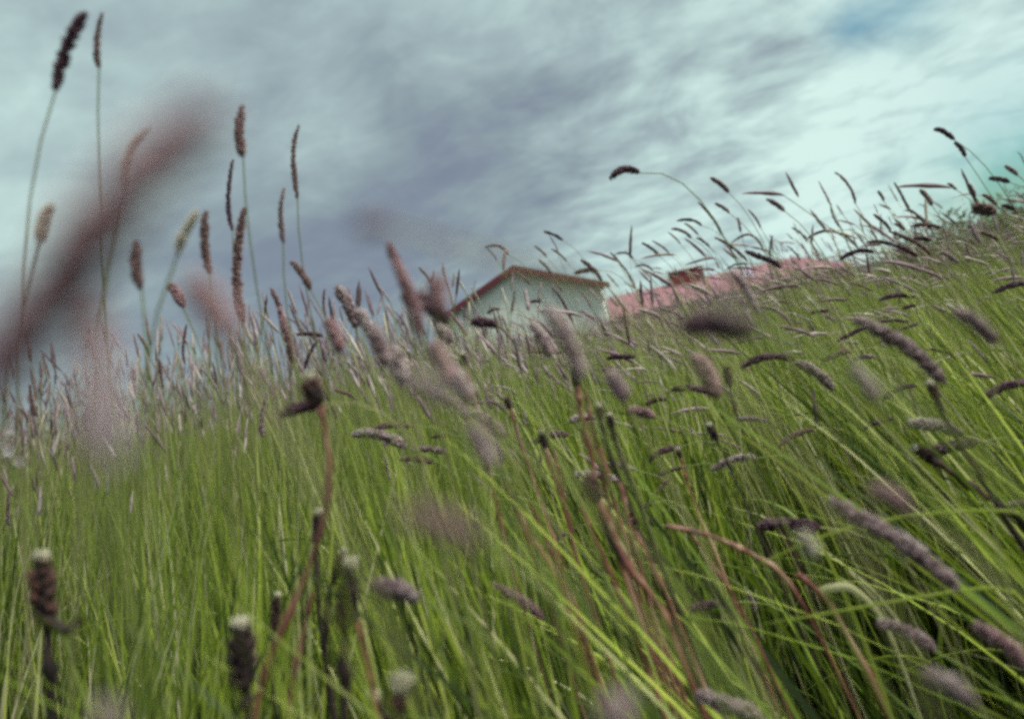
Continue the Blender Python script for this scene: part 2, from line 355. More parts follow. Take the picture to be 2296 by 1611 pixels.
# ------------------------------------------------------------------ countable grass stalks
stalks = []           # (empty, px, py, shape words, group)
def stalk(base, tip, d, rad, mat='brown', arch=.06, club=0.0, dd=0.0, words=None, leaf=False, extra=None, hair=1.0, lite=False, name='seeded_stalk'):
    """one stalk: stem from the ground to the spike's base, spike from base to tip (picture points at a distance)"""
    P, Tp = at(*base, d), at(*tip, d + dd)
    u = norm(Tp - P); L = float(np.linalg.norm(Tp - P))
    a = math.tan(R_(float(lean_deg(P[0], P[1]))))
    h = max(P[2], .05)
    root = np.array([P[0] + a * h * (extra if extra is not None else .95) + random.uniform(-.02, .02), P[1] + random.uniform(.0, .10) + (0.06 if d < .3 else 0), 0.0])
    root[2] = float(gz(root[0], root[1]))
    e = empty(name, root)
    k = min(.14, .3 * h)
    if u[2] < -.2: k *= .6
    C = P - u * k; C[2] = min(C[2], P[2] + .03)
    S = bez(root, root + np.array([-a * h * .25, 0, h * .5]), C, P, 18)
    sr = .0004 if d < .3 else min(.0008, max(.00055, rad * .16))
    mb = MB(); tube(mb, S - root, np.linspace(sr * 1.5, sr, len(S)), 5, random.uniform(.1, .9)); mb.build('stem', 'stem', e)
    n = 14; t = np.linspace(0, 1, n)[:, None]
    up = np.array([0, 0, 1.0]); up = up - u * (up @ u); up = up / (np.linalg.norm(up) + 1e-6)
    A = P + (Tp - P) * t + up * (4 * t * (1 - t)) * arch * L
    A = A + (norm(rng.normal(size=3)) * .012 * L) * np.sin(t * math.pi * 2)
    mb = MB()
    if lite: spike(mb, A - root, rad, 6, 16, club, len(stalks) + 5, hair)
    else: spike(mb, A - root, rad, 9, 40 if L > .05 else 28, club, len(stalks) + 5, hair)
    mb.build('seed_head', mat, e)
    if leaf:
        i = random.randint(5, 9); s0 = S[i] - root; dr = norm(np.array([random.uniform(-.9, -.1), random.uniform(-.4, .4), random.uniform(.4, 1)]))
        l = random.uniform(.10, .2); tt = np.linspace(0, 1, 9)[:, None]
        Q = s0 + dr * l * tt + np.array([-.3, 0, -.5]) * l * tt ** 2
        mb = MB(); ribbon(mb, Q, .0022 * (1 - tt[:, 0] ** 2) + .0002, norm(np.cross(dr, [0, 1, .2])), random.uniform(.2, .8)); mb.build('leaf', 'blade', e)
    mx, my = (base[0] + tip[0]) / 2, (base[1] + tip[1]) / 2
    stalks.append(dict(o=e, x=mx, y=my, b=base, t=tip, mat=mat, L=math.hypot(base[0] - tip[0], base[1] - tip[1]), rad=rad, d=d, words=words, arch=arch))
    return e

# base, tip, distance, radius, colour, [label], options
H = [
 # against the sky, left
 ((125,203),(190,32),.46,.0030,'plum','thick dark plum spike tilting right, highest in the upper left corner sky',dict(hair=1.2)),
 ((222,152),(228,32),.56,.0024,'brown','thin brown spike swollen at its foot, just right of the highest plum spike',dict(club=.6)),
 ((545,352),(543,240),.62,.0037,'brown','plump upright brown spike, topmost of the cluster left of mid sky',dict(club=.35)),
 ((521,517),(522,360),.85,.0027,'plum','long slender dark spike directly below left of the plump upright one',dict(club=.45)),
 ((667,446),(669,283),.80,.0027,'brown','long slender straight spike standing alone right of the plump upright one',dict(club=.3)),
 ((635,545),(638,422),.70,.0024,'mauve','pale thin spike low to the left of the lone slender spike',dict(club=.4)),
 ((472,613),(462,478),.62,.0032,'brown','knobbly brown spike left of the long slender dark spike',dict()),
 ((548,722),(546,470),.70,.0042,'brown','very long ragged brown spike with a dark foot, below the slender dark spike',dict(club=.2)),
 ((286,440),(330,282),.30,.0014,'cream','soft pale stalk curving right at its tip behind the big dark streak',dict(arch=.18)),
 ((398,572),(442,476),.40,.0022,'cream','pale cream spike tilting right against the low cloud',dict()),
 ((84,545),(112,460),.35,.0022,'cream','faint cream spike close to the left edge above the big dark streak',dict()),
 ((-70,900),(455,262),.060,.0023,'dusk','huge blurred dark purple spike slanting across the upper left, nearest to the viewer',dict(arch=.02)),
 ((262,1045),(222,790),.070,.0010,'blush','pale blurred head at the foot of the broad pinkish one',dict()),
 ((226,1040),(214,700),.080,.0016,'pink','broad blurred pinkish spike standing upright below the huge dark streak',dict(arch=0)),
 ((522,770),(432,640),.115,.0018,'pink','blurred reddish bushy spike leaning left against the dark blue cloud',dict(hair=1.2)),
 ((318,650),(308,545),.45,.0026,'brown','small dim brown spike just right of the huge dark streak',dict()),
 ((696,650),(656,588),.75,.0030,'brown','short brown spike leaning left below the pale thin spike',dict()),
 ((875,512),(805,505),.105,.0009,'pink','blurred rusty tuft floating alone in mid sky left of the grey house',dict()),
 ((912,690),(872,548),.42,.0026,'pink','long pink spike leaning left, reaching up below the blurred rusty tuft',dict()),
 ((942,750),(886,590),.36,.0024,'pink','stout pink and brown spike left of the grey house',dict(hair=1.1)),
 ((1006,722),(924,668),.42,.0040,'plum','dark plum spike slanting across the stout pink one beside the grey house',dict()),
 ((984,705),(984,628),.22,.0022,'pink','fat blurred pink spike at the left foot of the grey house roof',dict(hair=1.1)),
 ((966,636),(940,600),1.5,.0024,'brown','small brown spike in the sky just left of the grey house roof',dict()),
 ((634,725),(608,648),1.1,.0034,'brown','brown spike leaning left, among the first heads under the low cloud',dict()),
 ((731,712),(728,648),1.4,.0024,'brown',None,dict()),
 ((798,735),(758,648),.75,.0045,'mauve','pale mauve bushy spike leaning left below mid sky',dict(hair=1.2)),
 ((655,812),(626,690),.8,.0034,'pink',None,dict()),
 ((724,753),(666,750),1.2,.0030,'plum','dark spike held flat, pointing left over the meadow edge',dict()),
 ((683,826),(712,764),1.2,.0028,'plum','dark spike tilting right just below the flat dark one',dict()),
 ((803,897),(750,874),1.3,.0026,'brown',None,dict()),
 ((718,908),(634,928),.55,.0035,'plum','dark blurred spike flat beside the withered bud with pale top',dict()),
 ((334,797),(309,748),1.5,.0028,'brown',None,dict()),
 ((415,817),(418,728),1.4,.0026,'brown',None,dict()),
 ((410,690),(382,640),.7,.0038,'pink',None,dict()),
 ((500,910),(455,830),1.4,.0024,'mauve',None,dict()),
 ((590,980),(598,880),.9,.0028,'mauve',None,dict()),
 # over the grey house
 ((1140,572),(1088,554),1.7,.0030,'brown','arched brown spike nodding left in the sky above the grey house roof',dict(arch=.22)),
 ((1114,584),(1091,556),1.9,.0018,'brown','thin straight spike under the arched one above the grey house roof',dict()),
 ((1262,539),(1220,519),1.7,.0030,'plum','dark spike at the top of its tall stalk above the grey house ridge',dict()),
 ((1252,572),(1232,528),2.0,.0016,'brown',None,dict()),
 ((1226,577),(1199,552),1.9,.0026,'brown',None,dict()),
 ((1271,587),(1237,558),1.9,.0024,'brown',None,dict()),
 ((1243,624),(1208,583),1.6,.0028,'brown','brown spike crossing the right roof edge of the grey house',dict()),
 ((1350,630),(1303,583),1.35,.0034,'plum','stout dark spike over the right end of the grey house roof',dict()),
 ((1340,606),(1290,612),1.6,.0034,'plum','dark tangled spike on the roof edge beside the stout dark one',dict(hair=1.5)),
 ((1188,639),(1157,610),1.8,.0026,'brown','small spike in front of the grey wall just below the ridge',dict(club=.0)),
 ((1078,690),(1055,643),1.8,.0018,'cream','pale thin spike crossing the left roof edge of the grey house',dict()),
 ((1068,700),(1044,655),1.8,.0018,'cream','second pale thin spike crossing the left roof edge, lower one',dict()),
 ((1122,693),(1093,702),1.7,.0030,'mauve','short mauve spike nodding left against the grey wall',dict(arch=.15)),
 ((1214,676),(1190,677),1.8,.0030,'plum','tiny dark flat spike in the middle of the grey wall',dict()),
 ((1270,748),(1252,704),1.2,.0040,'brown','dark rusty upright spike at the foot of the grey wall',dict()),
 ((1010,770),(985,735),.6,.0036,'mauve',None,dict()),
 ((1302,850),(1225,690),.26,.0022,'mauve','long mauve blurred spike leaning left across the foot of the grey wall',dict(hair=1.2)),
 ((1115,730),(1060,722),.7,.0038,'plum',None,dict()),
 ((1260,655),(1236,625),2.0,.002,'brown',None,dict()),
 ((1325,690),(1302,655),2.0,.002,'brown',None,dict()),
 # smudge flying high
 ((1435,388),(1370,400),.95,.0040,'plum','short bushy dark spike alone in the sky high over the grey house',dict(arch=.22)),
 # over the red roof
 ((1634,432),(1595,399),1.5,.0040,'brown','thick brown spike high alone above the red roof chimney',dict()),
 ((1617,524),(1566,454),1.5,.0026,'brown','long straight spike leaning left below the high thick brown one',dict()),
 ((1574,506),(1519,495),1.7,.0030,'plum','dark arched spike, upper of the nodding trio above the red roof',dict(arch=.14)),
 ((1566,527),(1535,501),1.8,.0024,'brown',None,dict()),
 ((1550,534),(1507,513),1.7,.0030,'brown','dark nodding spike, lowest of the trio left above the chimney',dict(arch=.12)),
 ((1526,548),(1498,521),1.8,.0018,'brown',None,dict()),
 ((1592,554),(1562,533),1.8,.0026,'brown',None,dict()),
 ((1676,586),(1604,533),1.5,.0027,'brown','long brown spike leaning left right above the chimney',dict()),
 ((1752,600),(1672,564),1.1,.0036,'plum','largest dark spike lying over the red roof ridge',dict(arch=.04)),
 ((1661,520),(1654,488),1.9,.0028,'brown',None,dict()),
 ((1712,558),(1640,545),1.5,.0022,'brown','thin spike bowed like a hoop above the red roof',dict(arch=.35)),
 ((1706,512),(1678,470),1.7,.0022,'brown',None,dict()),
 ((1760,474),(1720,448),1.2,.0030,'mauve',None,dict()),
 ((1636,478),(1604,456),1.3,.0026,'mauve',None,dict()),
 ((1888,514),(1863,456),1.6,.0020,'brown',None,dict(arch=-.1)),
 ((1733,562),(1732,528),1.9,.0022,'brown',None,dict()),
 ((1811,540),(1776,510),1.7,.0022,'brown',None,dict()),
 ((1873,517),(1812,534),1.6,.0028,'plum',None,dict(arch=.1)),
 ((1926,560),(1866,520),1.6,.0022,'brown',None,dict(arch=.12)),
 ((1480,575),(1440,545),1.8,.0032,'plum',None,dict()),
 ((1500,568),(1463,540),1.9,.0022,'brown',None,dict()),
 ((1395,600),(1368,566),1.9,.0026,'brown',None,dict()),
 ((1420,580),(1380,570),1.9,.0024,'brown',None,dict(arch=.2)),
 ((1465,608),(1425,598),1.9,.0024,'brown',None,dict(arch=.2)),
 # against the sky, right
 ((2140,314),(2096,290),1.2,.0034,'plum','tallest dark spike at the right, bent over high in the sky',dict(arch=.1)),
 ((2164,352),(2141,320),1.2,.0030,'plum','dark spike hanging just below the tallest bent one',dict(arch=.1)),
 ((2264,409),(2220,400),1.3,.0036,'plum','short dark flat spike near the right edge against turquoise sky',dict()),
 ((2282,393),(2254,372),1.3,.0028,'mauve',None,dict()),
 ((1982,451),(1969,429),1.8,.0030,'brown',None,dict()),
 ((2090,461),(2064,426),1.1,.0030,'mauve',None,dict()),
 ((2145,425),(2125,412),1.6,.0026,'mauve',None,dict()),
 ((2187,442),(2171,412),1.3,.0026,'mauve',None,dict()),
 ((2236,461),(2205,437),1.3,.0030,'mauve',None,dict()),
 ((2232,478),(2190,468),1.0,.0050,'brown','bushy brown spike below the short dark flat one at the right edge',dict(hair=1.5)),
 ((2276,471),(2250,461),1.3,.0032,'plum',None,dict()),
 ((1998,519),(1960,481),1.5,.0030,'brown',None,dict()),
 ((2028,516),(2005,502),1.8,.0026,'brown',None,dict()),
 ((2072,492),(2029,471),1.6,.0020,'brown',None,dict()),
 ((2112,512),(2044,507),1.3,.0032,'brown','flat brown spike pointing left where the meadow meets the sky at right',dict(arch=.08)),
 ((2090,539),(2048,536),1.5,.0036,'plum','short very dark flat spike under the flat brown one',dict()),
 ((2088,572),(1994,518),1.15,.0028,'brown','long straight spike leaning left beside the short very dark one',dict()),
 ((2006,550),(1944,544),1.4,.0032,'plum',None,dict(arch=.08)),
 ((2058,575),(2004,551),1.3,.0034,'plum',None,dict(arch=.06)),
 ((1960,566),(1884,582),1.3,.0034,'plum','dark bowed spike drooping left at the meadow rim right of the red roof',dict(arch=.14)),
 ((2240,540),(2200,520),1.4,.003,'brown',None,dict()),
 ((2150,590),(2110,565),1.3,.003,'mauve',None,dict()),
 # right meadow
 ((2050,667),(1973,672),1.2,.0036,'plum','dark flat spike, upper one in the right meadow',dict(arch=.10)),
 ((1859,698),(1816,703),1.6,.0030,'plum',None,dict()),
 ((2060,685),(2026,691),1.5,.0032,'plum',None,dict()),
 ((1944,734),(1878,763),1.2,.0030,'plum','dark straight spike pointing down left beside the big mauve spike tip',dict(arch=.02)),
 ((2041,723),(1968,722),1.3,.0026,'plum',None,dict()),
 ((2062,723),(2008,746),1.4,.0028,'plum',None,dict(arch=.02)),
 ((2118,862),(1922,718),.50,.0040,'mauve','big mauve arched spike sloping down to the right in the right meadow',dict(arch=.07)),
 ((2302,637),(2228,656),1.1,.0036,'plum','dark bowed spike at the right edge below the sky',dict(arch=.08)),
 ((1690,748),(1540,728),.24,.0026,'plum','very dark blurred bushy spike below the chimney of the red roof',dict(arch=.05,hair=1.2)),
 ((1668,715),(1600,690),.10,.0011,'mauve','pale blurred tuft just above the very dark bushy spike',dict()),
 ((1912,787),(1843,813),1.1,.0036,'brown',None,dict(arch=.08)),
 ((1962,800),(1915,804),1.1,.0028,'mauve',None,dict()),
 ((1782,808),(1664,822),.85,.0034,'plum','long dark spike bowed like a bridge in the middle of the right meadow',dict(arch=.13)),
 ((1868,876),(1786,812),.85,.0048,'mauve','stout mauve spike running down right from the bridge shaped one',dict(arch=.08)),
 ((1606,892),(1558,800),.45,.0042,'pink','thick upright mauve spike above the flat plum one in mid meadow',dict()),
 ((1612,888),(1508,872),.85,.0036,'plum','plum flat spike at the foot of the thick upright mauve one',dict(arch=.08)),
 ((2054,864),(1982,895),1.15,.0034,'plum',None,dict(arch=.1)),
 ((2310,858),(2204,895),.9,.0042,'plum','thick nearly black bowed spike cut by the right edge',dict(arch=.10)),
 ((2005,939),(1938,961),1.2,.0030,'plum',None,dict(arch=.06)),
 ((1724,944),(1653,940),1.2,.0034,'mauve',None,dict()),
 ((1825,963),(1748,1000),1.1,.0034,'brown',None,dict(arch=.1)),
 ((1694,1027),(1598,1052),.9,.0038,'mauve',None,dict(arch=.1)),
 ((2192,990),(2074,1022),.8,.0052,'plum','broad dark mauve spike flat at the right, beside the pale topped withered bud',dict(arch=.04)),
 ((2160,975),(2040,950),.7,.0050,'mauve','mauve blurred spike flat above the broad dark one at the right',dict()),
 ((1838,1182),(1704,1180),.72,.0052,'plum','plump dark flat spike with a lit upper side, lower right meadow',dict(arch=.05)),
 ((2150,1325),(1866,1124),.42,.0042,'mauve','longest mauve spike sloping steeply down right in the lower right meadow',dict(arch=.04)),
 ((2046,1152),(1954,1098),.20,.0019,'pink','blurred pinkish spike above the longest mauve one',dict()),
 ((2306,1128),(2236,1140),.9,.0034,'mauve',None,dict()),
 ((1826,1252),(1796,1195),.26,.0018,'cream','short cream spike below the plump dark flat one',dict()),
 ((1617,1354),(1526,1374),.8,.0038,'plum','dark flat spike low in the middle right meadow',dict(arch=.06)),
 ((2096,1458),(1970,1397),.55,.0040,'mauve','mauve arched spike near the bottom right',dict(arch=.08)),
 ((2184,1582),(2076,1508),.26,.0024,'mauve','bulky pale spike near the bottom right corner',dict()),
 ((1718,1625),(1568,1558),.5,.0048,'mauve','mauve spike leaving the bottom edge right of the middle',dict(arch=.05)),
 ((2310,1505),(2188,1402),.42,.0036,'pink','pinkish spike running off the right edge near the bottom',dict()),
 ((1694,1372),(1670,1318),.9,.0024,'mauve',None,dict()),
 # middle meadow
 ((912,1003),(794,973),.75,.0045,'mauve','mauve bowed spike nodding left in the middle left meadow',dict(arch=.10)),
 ((928,955),(836,962),.9,.0030,'brown',None,dict()),
 ((1004,1014),(924,1008),.9,.0034,'mauve',None,dict()),
 ((970,1037),(898,1030),.9,.0030,'brown',None,dict()),
 ((1132,982),(1060,925),.62,.0040,'mauve','mauve spike leaning left, lower of two in line below the grey house',dict()),
 ((1052,938),(960,872),.60,.0042,'mauve','mauve spike leaning left, upper of two in line below the grey house',dict()),
 ((1007,976),(968,981),1.2,.0024,'plum',None,dict()),
 ((1276,975),(1197,993),1.0,.0038,'plum','dark flat spike crossing under the cream topped bud in mid meadow',dict(arch=.1)),
 ((1264,1027),(1227,1022),1.3,.0026,'mauve',None,dict()),
 ((1426,799),(1362,803),1.2,.0036,'plum','dark red brown flat spike below the left end of the red roof',dict(arch=.03)),
 ((1496,896),(1446,908),1.3,.0036,'plum',None,dict(arch=.1)),
 ((1528,1001),(1456,1033),1.0,.0034,'plum',None,dict(arch=.1)),
 ((1540,1046),(1474,1069),1.1,.0024,'plum',None,dict(arch=.06)),
 ((1386,1079),(1292,1064),.85,.0038,'mauve','pale mauve flat spike lying over the dark hollow in mid meadow',dict(arch=.08)),
 ((1424,1053),(1354,1042),.95,.0034,'mauve',None,dict()),
 ((1480,1176),(1408,1170),.95,.0042,'plum','black and mauve flat spike at the left end of the orange brown stem',dict()),
 ((1467,1128),(1409,1160),1.0,.0028,'plum',None,dict(arch=.08)),
 ((1136,923),(1099,898),1.3,.0026,'mauve',None,dict()),
 ((1220,1388),(1108,1312),.65,.0036,'pink','pink spike leaning left near the bottom middle',dict(arch=.05)),
 ((1075,1215),(895,1150),.10,.0013,'pink','large blurred purplish patch of a spike in the lower middle',dict()),
 ((940,1345),(842,1313),.38,.0040,'mauve','pale blurred mauve spike left of the pink one near the bottom',dict()),
 ((1392,1680),(1384,1565),.125,.0020,'mauve','blurred pale lavender head poking in at the bottom edge, middle',dict()),
 ((250,1700),(246,1580),.115,.0018,'mauve','blurred lavender head at the bottom edge in the lower left',dict()),
 ((1010,900),(915,850),.14,.0014,'mauve',None,dict()),
 ((1275,945),(1330,935),.9,.0034,'mauve',None,dict()),
 ((1470,935),(1410,920),.7,.0036,'pink',None,dict()),
 ((902,862),(880,780),.42,.0030,'mauve',None,dict(hair=1.2)),
 ((1002,860),(972,775),.30,.0026,'pink',None,dict(hair=1.2)),
 ((1052,905),(1010,830),.32,.0026,'mauve',None,dict(hair=1.2)),
 ((762,792),(735,718),.50,.0030,'pink',None,dict(hair=1.2)),
 ((832,762),(805,698),.60,.0032,'mauve',None,dict(hair=1.2)),
 ((862,822),(835,738),.40,.0028,'mauve',None,dict(hair=1.2)),
 ((1232,802),(1192,728),.50,.0030,'mauve',None,dict(hair=1.1)),
 ((1402,902),(1366,842),.34,.0028,'mauve',None,dict(hair=1.1)),
 ((2236,770),(2145,700),.34,.0026,'mauve',None,dict()),
 ((1962,905),(1915,828),.24,.0022,'mauve',None,dict()),
 ((1100,1050),(1060,960),.20,.0018,'mauve',None,dict()),
 ((1700,700),(1640,610),.55,.0024,'mauve',None,dict()),
 ((1470,1110),(1500,1075),.9,.002,'brown',None,dict()),
 ((1300,1180),(1210,1240),1.0,.0022,'brown',None,dict()),
]
for (b, t, d, r, m, lab, kw) in H:
    stalk(b, t, d, r * .92, m, words=lab, leaf=(.5 < d and random.random() < .45), **kw)

# the next largest stalks, spread through the meadow and along its rim
def horizon_y(px): return 765 - (px - 1148) * math.tan(ROLL)
n_more = 300 - len(stalks)
cnt = 0
while cnt < n_more:
    px = random.uniform(-30, 2330); d = 1.0 + 3.2 * random.random() ** 1.1
    rim = random.random() < .40
    hgt = (random.gauss(.10, .07) if not 990 < px < 1900 else random.gauss(.05, .05)) if rim else random.gauss(-.06, .08)         # spike base above the eye
    if px > 1900 and rim: hgt -= .02
    py = horizon_y(px) - hgt / d * F
    if py > 1250 or py < max(300, horizon_y(px) - (200 if px > 1800 else 130)) or (px < 1350 and py < horizon_y(px) - 170 and random.random() < .75): continue
    left = 1.0 if px > 900 else .35
    ang = random.gauss(12 + 24 * px / 2296, 16)        # tilt to the left in the picture
    if not rim and px > 1000 and random.random() < .5: ang = random.gauss(88, 14)
    Lp = random.uniform(.032, .062) * F / d
    tip = (px - Lp * math.sin(R_(ang)), py - Lp * math.cos(R_(ang)))
    stalk((px, py), tip, d, random.uniform(.0016, .0030), random.choice(['brown', 'brown', 'mauve', 'plum', 'pink']), arch=random.uniform(0, .16) if ang > 30 else .02,
          club=random.choice([0, .2, .4]), dd=random.uniform(-.02, .02), leaf=random.random() < .4, lite=d > 1.6)
    cnt += 1

# ------------------------------------------------------------------ labels that single each stalk out
ORD = 'first second third fourth fifth sixth seventh eighth ninth tenth eleventh twelfth thirteenth fourteenth fifteenth sixteenth seventeenth eighteenth nineteenth twentieth'.split()
def zone(x, y):
    hz = horizon_y(x)
    if y < hz - 25:
        if x < 600: return 'in the far left sky'
        if x < 950: return 'in the sky left of the house'
        if x < 1390: return 'in front of the grey house'
        if x < 1640: return 'above the chimney'
        if x < 1880: return 'over the red roof'
        return 'in the turquoise right sky'
    if y < hz + 130:
        if x < 600: return 'on the meadow rim at the left'
        if x < 1000: return 'on the rim before the house'
        if x < 1390: return 'on the rim below the grey wall'
        if x < 1880: return 'on the rim below the red roof'
        return 'on the rim at the right'
    if x < 1000: return 'in the left meadow'
    if x < 1390: return 'in the middle meadow'
    if x < 1880: return 'in the meadow below the red roof'
    return 'in the right meadow'
pal = dict(blush='blush', dusk='dusky', plum='dark plum', brown='brown', mauve='pale mauve', pink='pinkish', cream='cream')
def shape(s):
    dx, dy = s['b'][0] - s['t'][0], s['b'][1] - s['t'][1]
    a = math.degrees(math.atan2(dx, dy))
    if a > 62: p = 'flat'
    elif a > 25: p = 'leaning'
    else: p = 'upright'
    z = 'short' if s['L'] < 42 else ('long' if s['L'] > 75 else 'medium')
    return z + ' ' + pal[s['mat']] + ' ' + p
fam = {}
for s in stalks:
    tag(s['o'], cat='grass stalk', group='seed-bearing grass stalks in the meadow')
    if s['words']: s['o']['label'] = s['words']
    else: fam.setdefault((shape(s), zone(s['x'], s['y'])), []).append(s)
for (sh, zn), L in fam.items():
    L.sort(key=lambda q: q['x'])
    for i, s in enumerate(L):
        s['o']['label'] = (f'{sh} spike {zn}' if len(L) == 1 else f'{sh} spike, {ORD[min(i,19)]} such from left {zn}')

# ------------------------------------------------------------------ withered flower stalks with pale tufts
def flower(pts, d, wid, body, tuft, label, stemmat='redstem', arms=(), name='withered_wildflower', tr=None):
    """pts: picture points from the head down the stem; the stem then goes on to the ground"""
    P = [at(x, y, d) for x, y in pts]
    last = P[-1]; prev = P[-2]
    dirn = norm(last - prev); root = last.copy()
    a = math.tan(R_(float(lean_deg(last[0], last[1]))))
    root = np.array([last[0] + a * last[2] * .9, last[1] + .03, 0.0]); root[2] = float(gz(root[0], root[1]))
    e = empty(name, root); tag(e, label, 'wildflower', 'withered wildflowers in the meadow')
    pl = np.array(P + [last * .66 + root * .34, root])
    # smooth the polyline
    tt = np.linspace(0, 1, len(pl)); n = 28; q = np.linspace(0, 1, n)
    S = np.stack([np.interp(q, tt, pl[:, k]) for k in range(3)], 1)
    for _ in range(3): S[1:-1] = (S[:-2] + 2 * S[1:-1] + S[2:]) / 4
    S += rng.normal(0, wid * .15, S.shape) * np.sin(q * math.pi)[:, None]
    rr = np.repeat(np.clip(rng.normal(.45, .25, n), 0, 1), 6)
    mb = MB(); tube(mb, S - root, wid * .88 * (1 + .20 * np.sin(q * 23)) * np.where(np.arange(n) % 6 == 3, 1.5, 1.0), 6, rr); st = mb.build('stem', stemmat, e)
    ax_ = norm(S[0] - S[2]); bl, bw = body
    if bl > 0:
        t = np.linspace(0, 1, 14)[:, None]
        A = S[0] - ax_ * bl * .5 + ax_ * bl * t
        mb = MB(); spike(mb, A - root, bw, 10, 12, -.1, int(pts[0][0]), .9); mb.build('bud', 'dark', e)
        if tuft > 0:
            top = S[0] + ax_ * bl * .48
            mb = MB(); t = np.linspace(0, 1, 8)[:, None]; spike(mb, top + ax_ * tuft * 1.1 * t - root, tuft * .78, 12, 9, -.35, 3 + int(pts[0][1]), .9)
            mb.build('tuft', 'tuft', e)
    for (i, ex, ey) in arms:
        s0 = S[i]; E_ = at(ex, ey, d); t = np.linspace(0, 1, 8)[:, None]
        Q = s0 + (E_ - s0) * t + np.array([0, 0, -.006]) * np.sin(t * math.pi)
        mb = MB(); tube(mb, Q - root, np.linspace(wid * 1.1, wid * .8, 8), 6, .5); mb.build('side_branch', 'dark', e)
    return e
FL = [
 ([(98,1330),(108,1440),(122,1611)],.40,.0026,(.028,.0055),.0040,'black withered bud with a cream tuft and a side branch, lower left corner',[(3,176,1388)],'dark'),
 ([(706,885),(722,925),(744,1050),(722,1200),(640,1400),(540,1620)],.42,.0016,(.012,.0046),.0034,'large dark bud with cream top on a pinkish bowed stem, left of centre',[],'redstem'),
 ([(712,1188),(708,1240),(716,1400)],.55,.0020,(.018,.0036),.0032,'dark bud with a cream tuft against the pinkish bowed stem',[],'dark'),
 ([(762,1262),(735,1330),(728,1500)],.50,.0018,(.010,.0030),.0026,'small dark bud with pale tip, just above the broad black one',[],'dark'),
 ([(778,1345),(772,1440),(770,1611)],.42,.0030,(.030,.0050),.0040,'broad black bud with a cream tuft, right of the pinkish bowed stem',[],'dark'),
 ([(542,1480),(546,1540),(560,1620)],.38,.0024,(.026,.0056),.0040,'plump black bud with a pale tuft near the bottom left of centre',[],'dark'),
 ([(618,1375),(610,1440),(612,1560)],.55,.0016,(.020,.0030),.0026,'slim dark bud with small pale tip, left of the pinkish bowed stem',[],'dark'),
 ([(846,1600),(858,1640),(870,1700)],.45,.0030,(.012,.0036),.0044,'round cream tuft low at the bottom edge, left of centre',[],'dark'),
 ([(890,1585),(880,1640),(900,1700)],.32,.0024,(.010,.0030),.0050,'greyish blurred tuft beside the round cream one at the bottom edge',[],'dark'),
 ([(1040,810),(1056,870),(1085,960),(1130,1080),(1190,1220)],.95,.0016,(.010,.0034),.0032,'small bud with yellow green top and thin red stem, below the grey house',[],'redstem'),
 ([(1292,850),(1300,920),(1328,1020),(1340,1120)],.80,.0026,(.014,.0040),.0036,'bud with cream cap on a straight red brown stem, mid meadow',[],'redstem'),
 ([(1345,930),(1360,1000),(1400,1100)],.85,.0022,(.012,.0034),.0034,'cream topped bud beside its twin right of the straight red stem',[],'dark'),
 ([(1370,948),(1385,1010),(1420,1100)],.90,.0022,(.012,.0034),.0030,'twin cream topped bud, the right one of the pair in mid meadow',[],'dark'),
 ([(1220,990),(1240,1060),(1262,1130),(1290,1250)],.90,.0018,(.014,.0032),.0036,'round cream topped bud above the dark flat spike in mid meadow',[],'redstem'),
 ([(1600,972),(1620,1010),(1660,1100)],1.0,.0014,(.016,.0040),.0036,'black oval bud with a cream cap, below the thick upright mauve spike',[],'dark'),
 ([(1632,845),(1640,890),(1660,960)],1.1,.0014,(.022,.0044),0,'black oval bud without a tuft right of the thick upright mauve spike',[],'dark'),
 ([(2094,880),(2120,940),(2160,1010)],.80,.0024,(.012,.0036),.0034,'cream topped bud on a dark stem under the big mauve arched spike',[],'dark'),
 ([(2082,1024),(2120,1048),(2200,1110),(2300,1160)],.70,.0030,(.020,.0044),.0036,'pale topped withered bud lying over to the left at the right side',[],'dark'),
 ([(1523,1020),(1532,1050),(1545,1100)],1.0,.0018,(.008,.003),.0034,'small cream capped red bud between two dark bowed spikes',[],'redstem'),
 ([(1494,1178),(1590,1196),(1660,1228),(1702,1248),(1780,1300)],.80,.0020,(0,0),0,'bare orange brown stem bending right in mid meadow',[],'redstem'),
 ([(1330,1100),(1372,1190),(1400,1262),(1475,1345),(1520,1450)],.75,.0034,(.020,.0060),0,'thick red brown forked stem rising from the dark hollow in mid meadow',[(9,1345,1150)],'redstem'),
 ([(1150,1120),(1195,1210),(1240,1270),(1265,1330)],.80,.0020,(.008,.003),0,'thin pinkish stem leaning left between the pink spike and the red stems',[],'redstem'),
 ([(1140,905),(1158,960),(1190,1060),(1250,1230)],1.0,.0016,(.012,.0034),0,'slim red stem with a small rusty bud below the grey house',[],'redstem'),
 ([(1786,1285),(1830,1320),(1880,1380)],.6,.0022,(0,0),0,'short piece of bare orange stem in the lower right meadow',[],'redstem'),
]
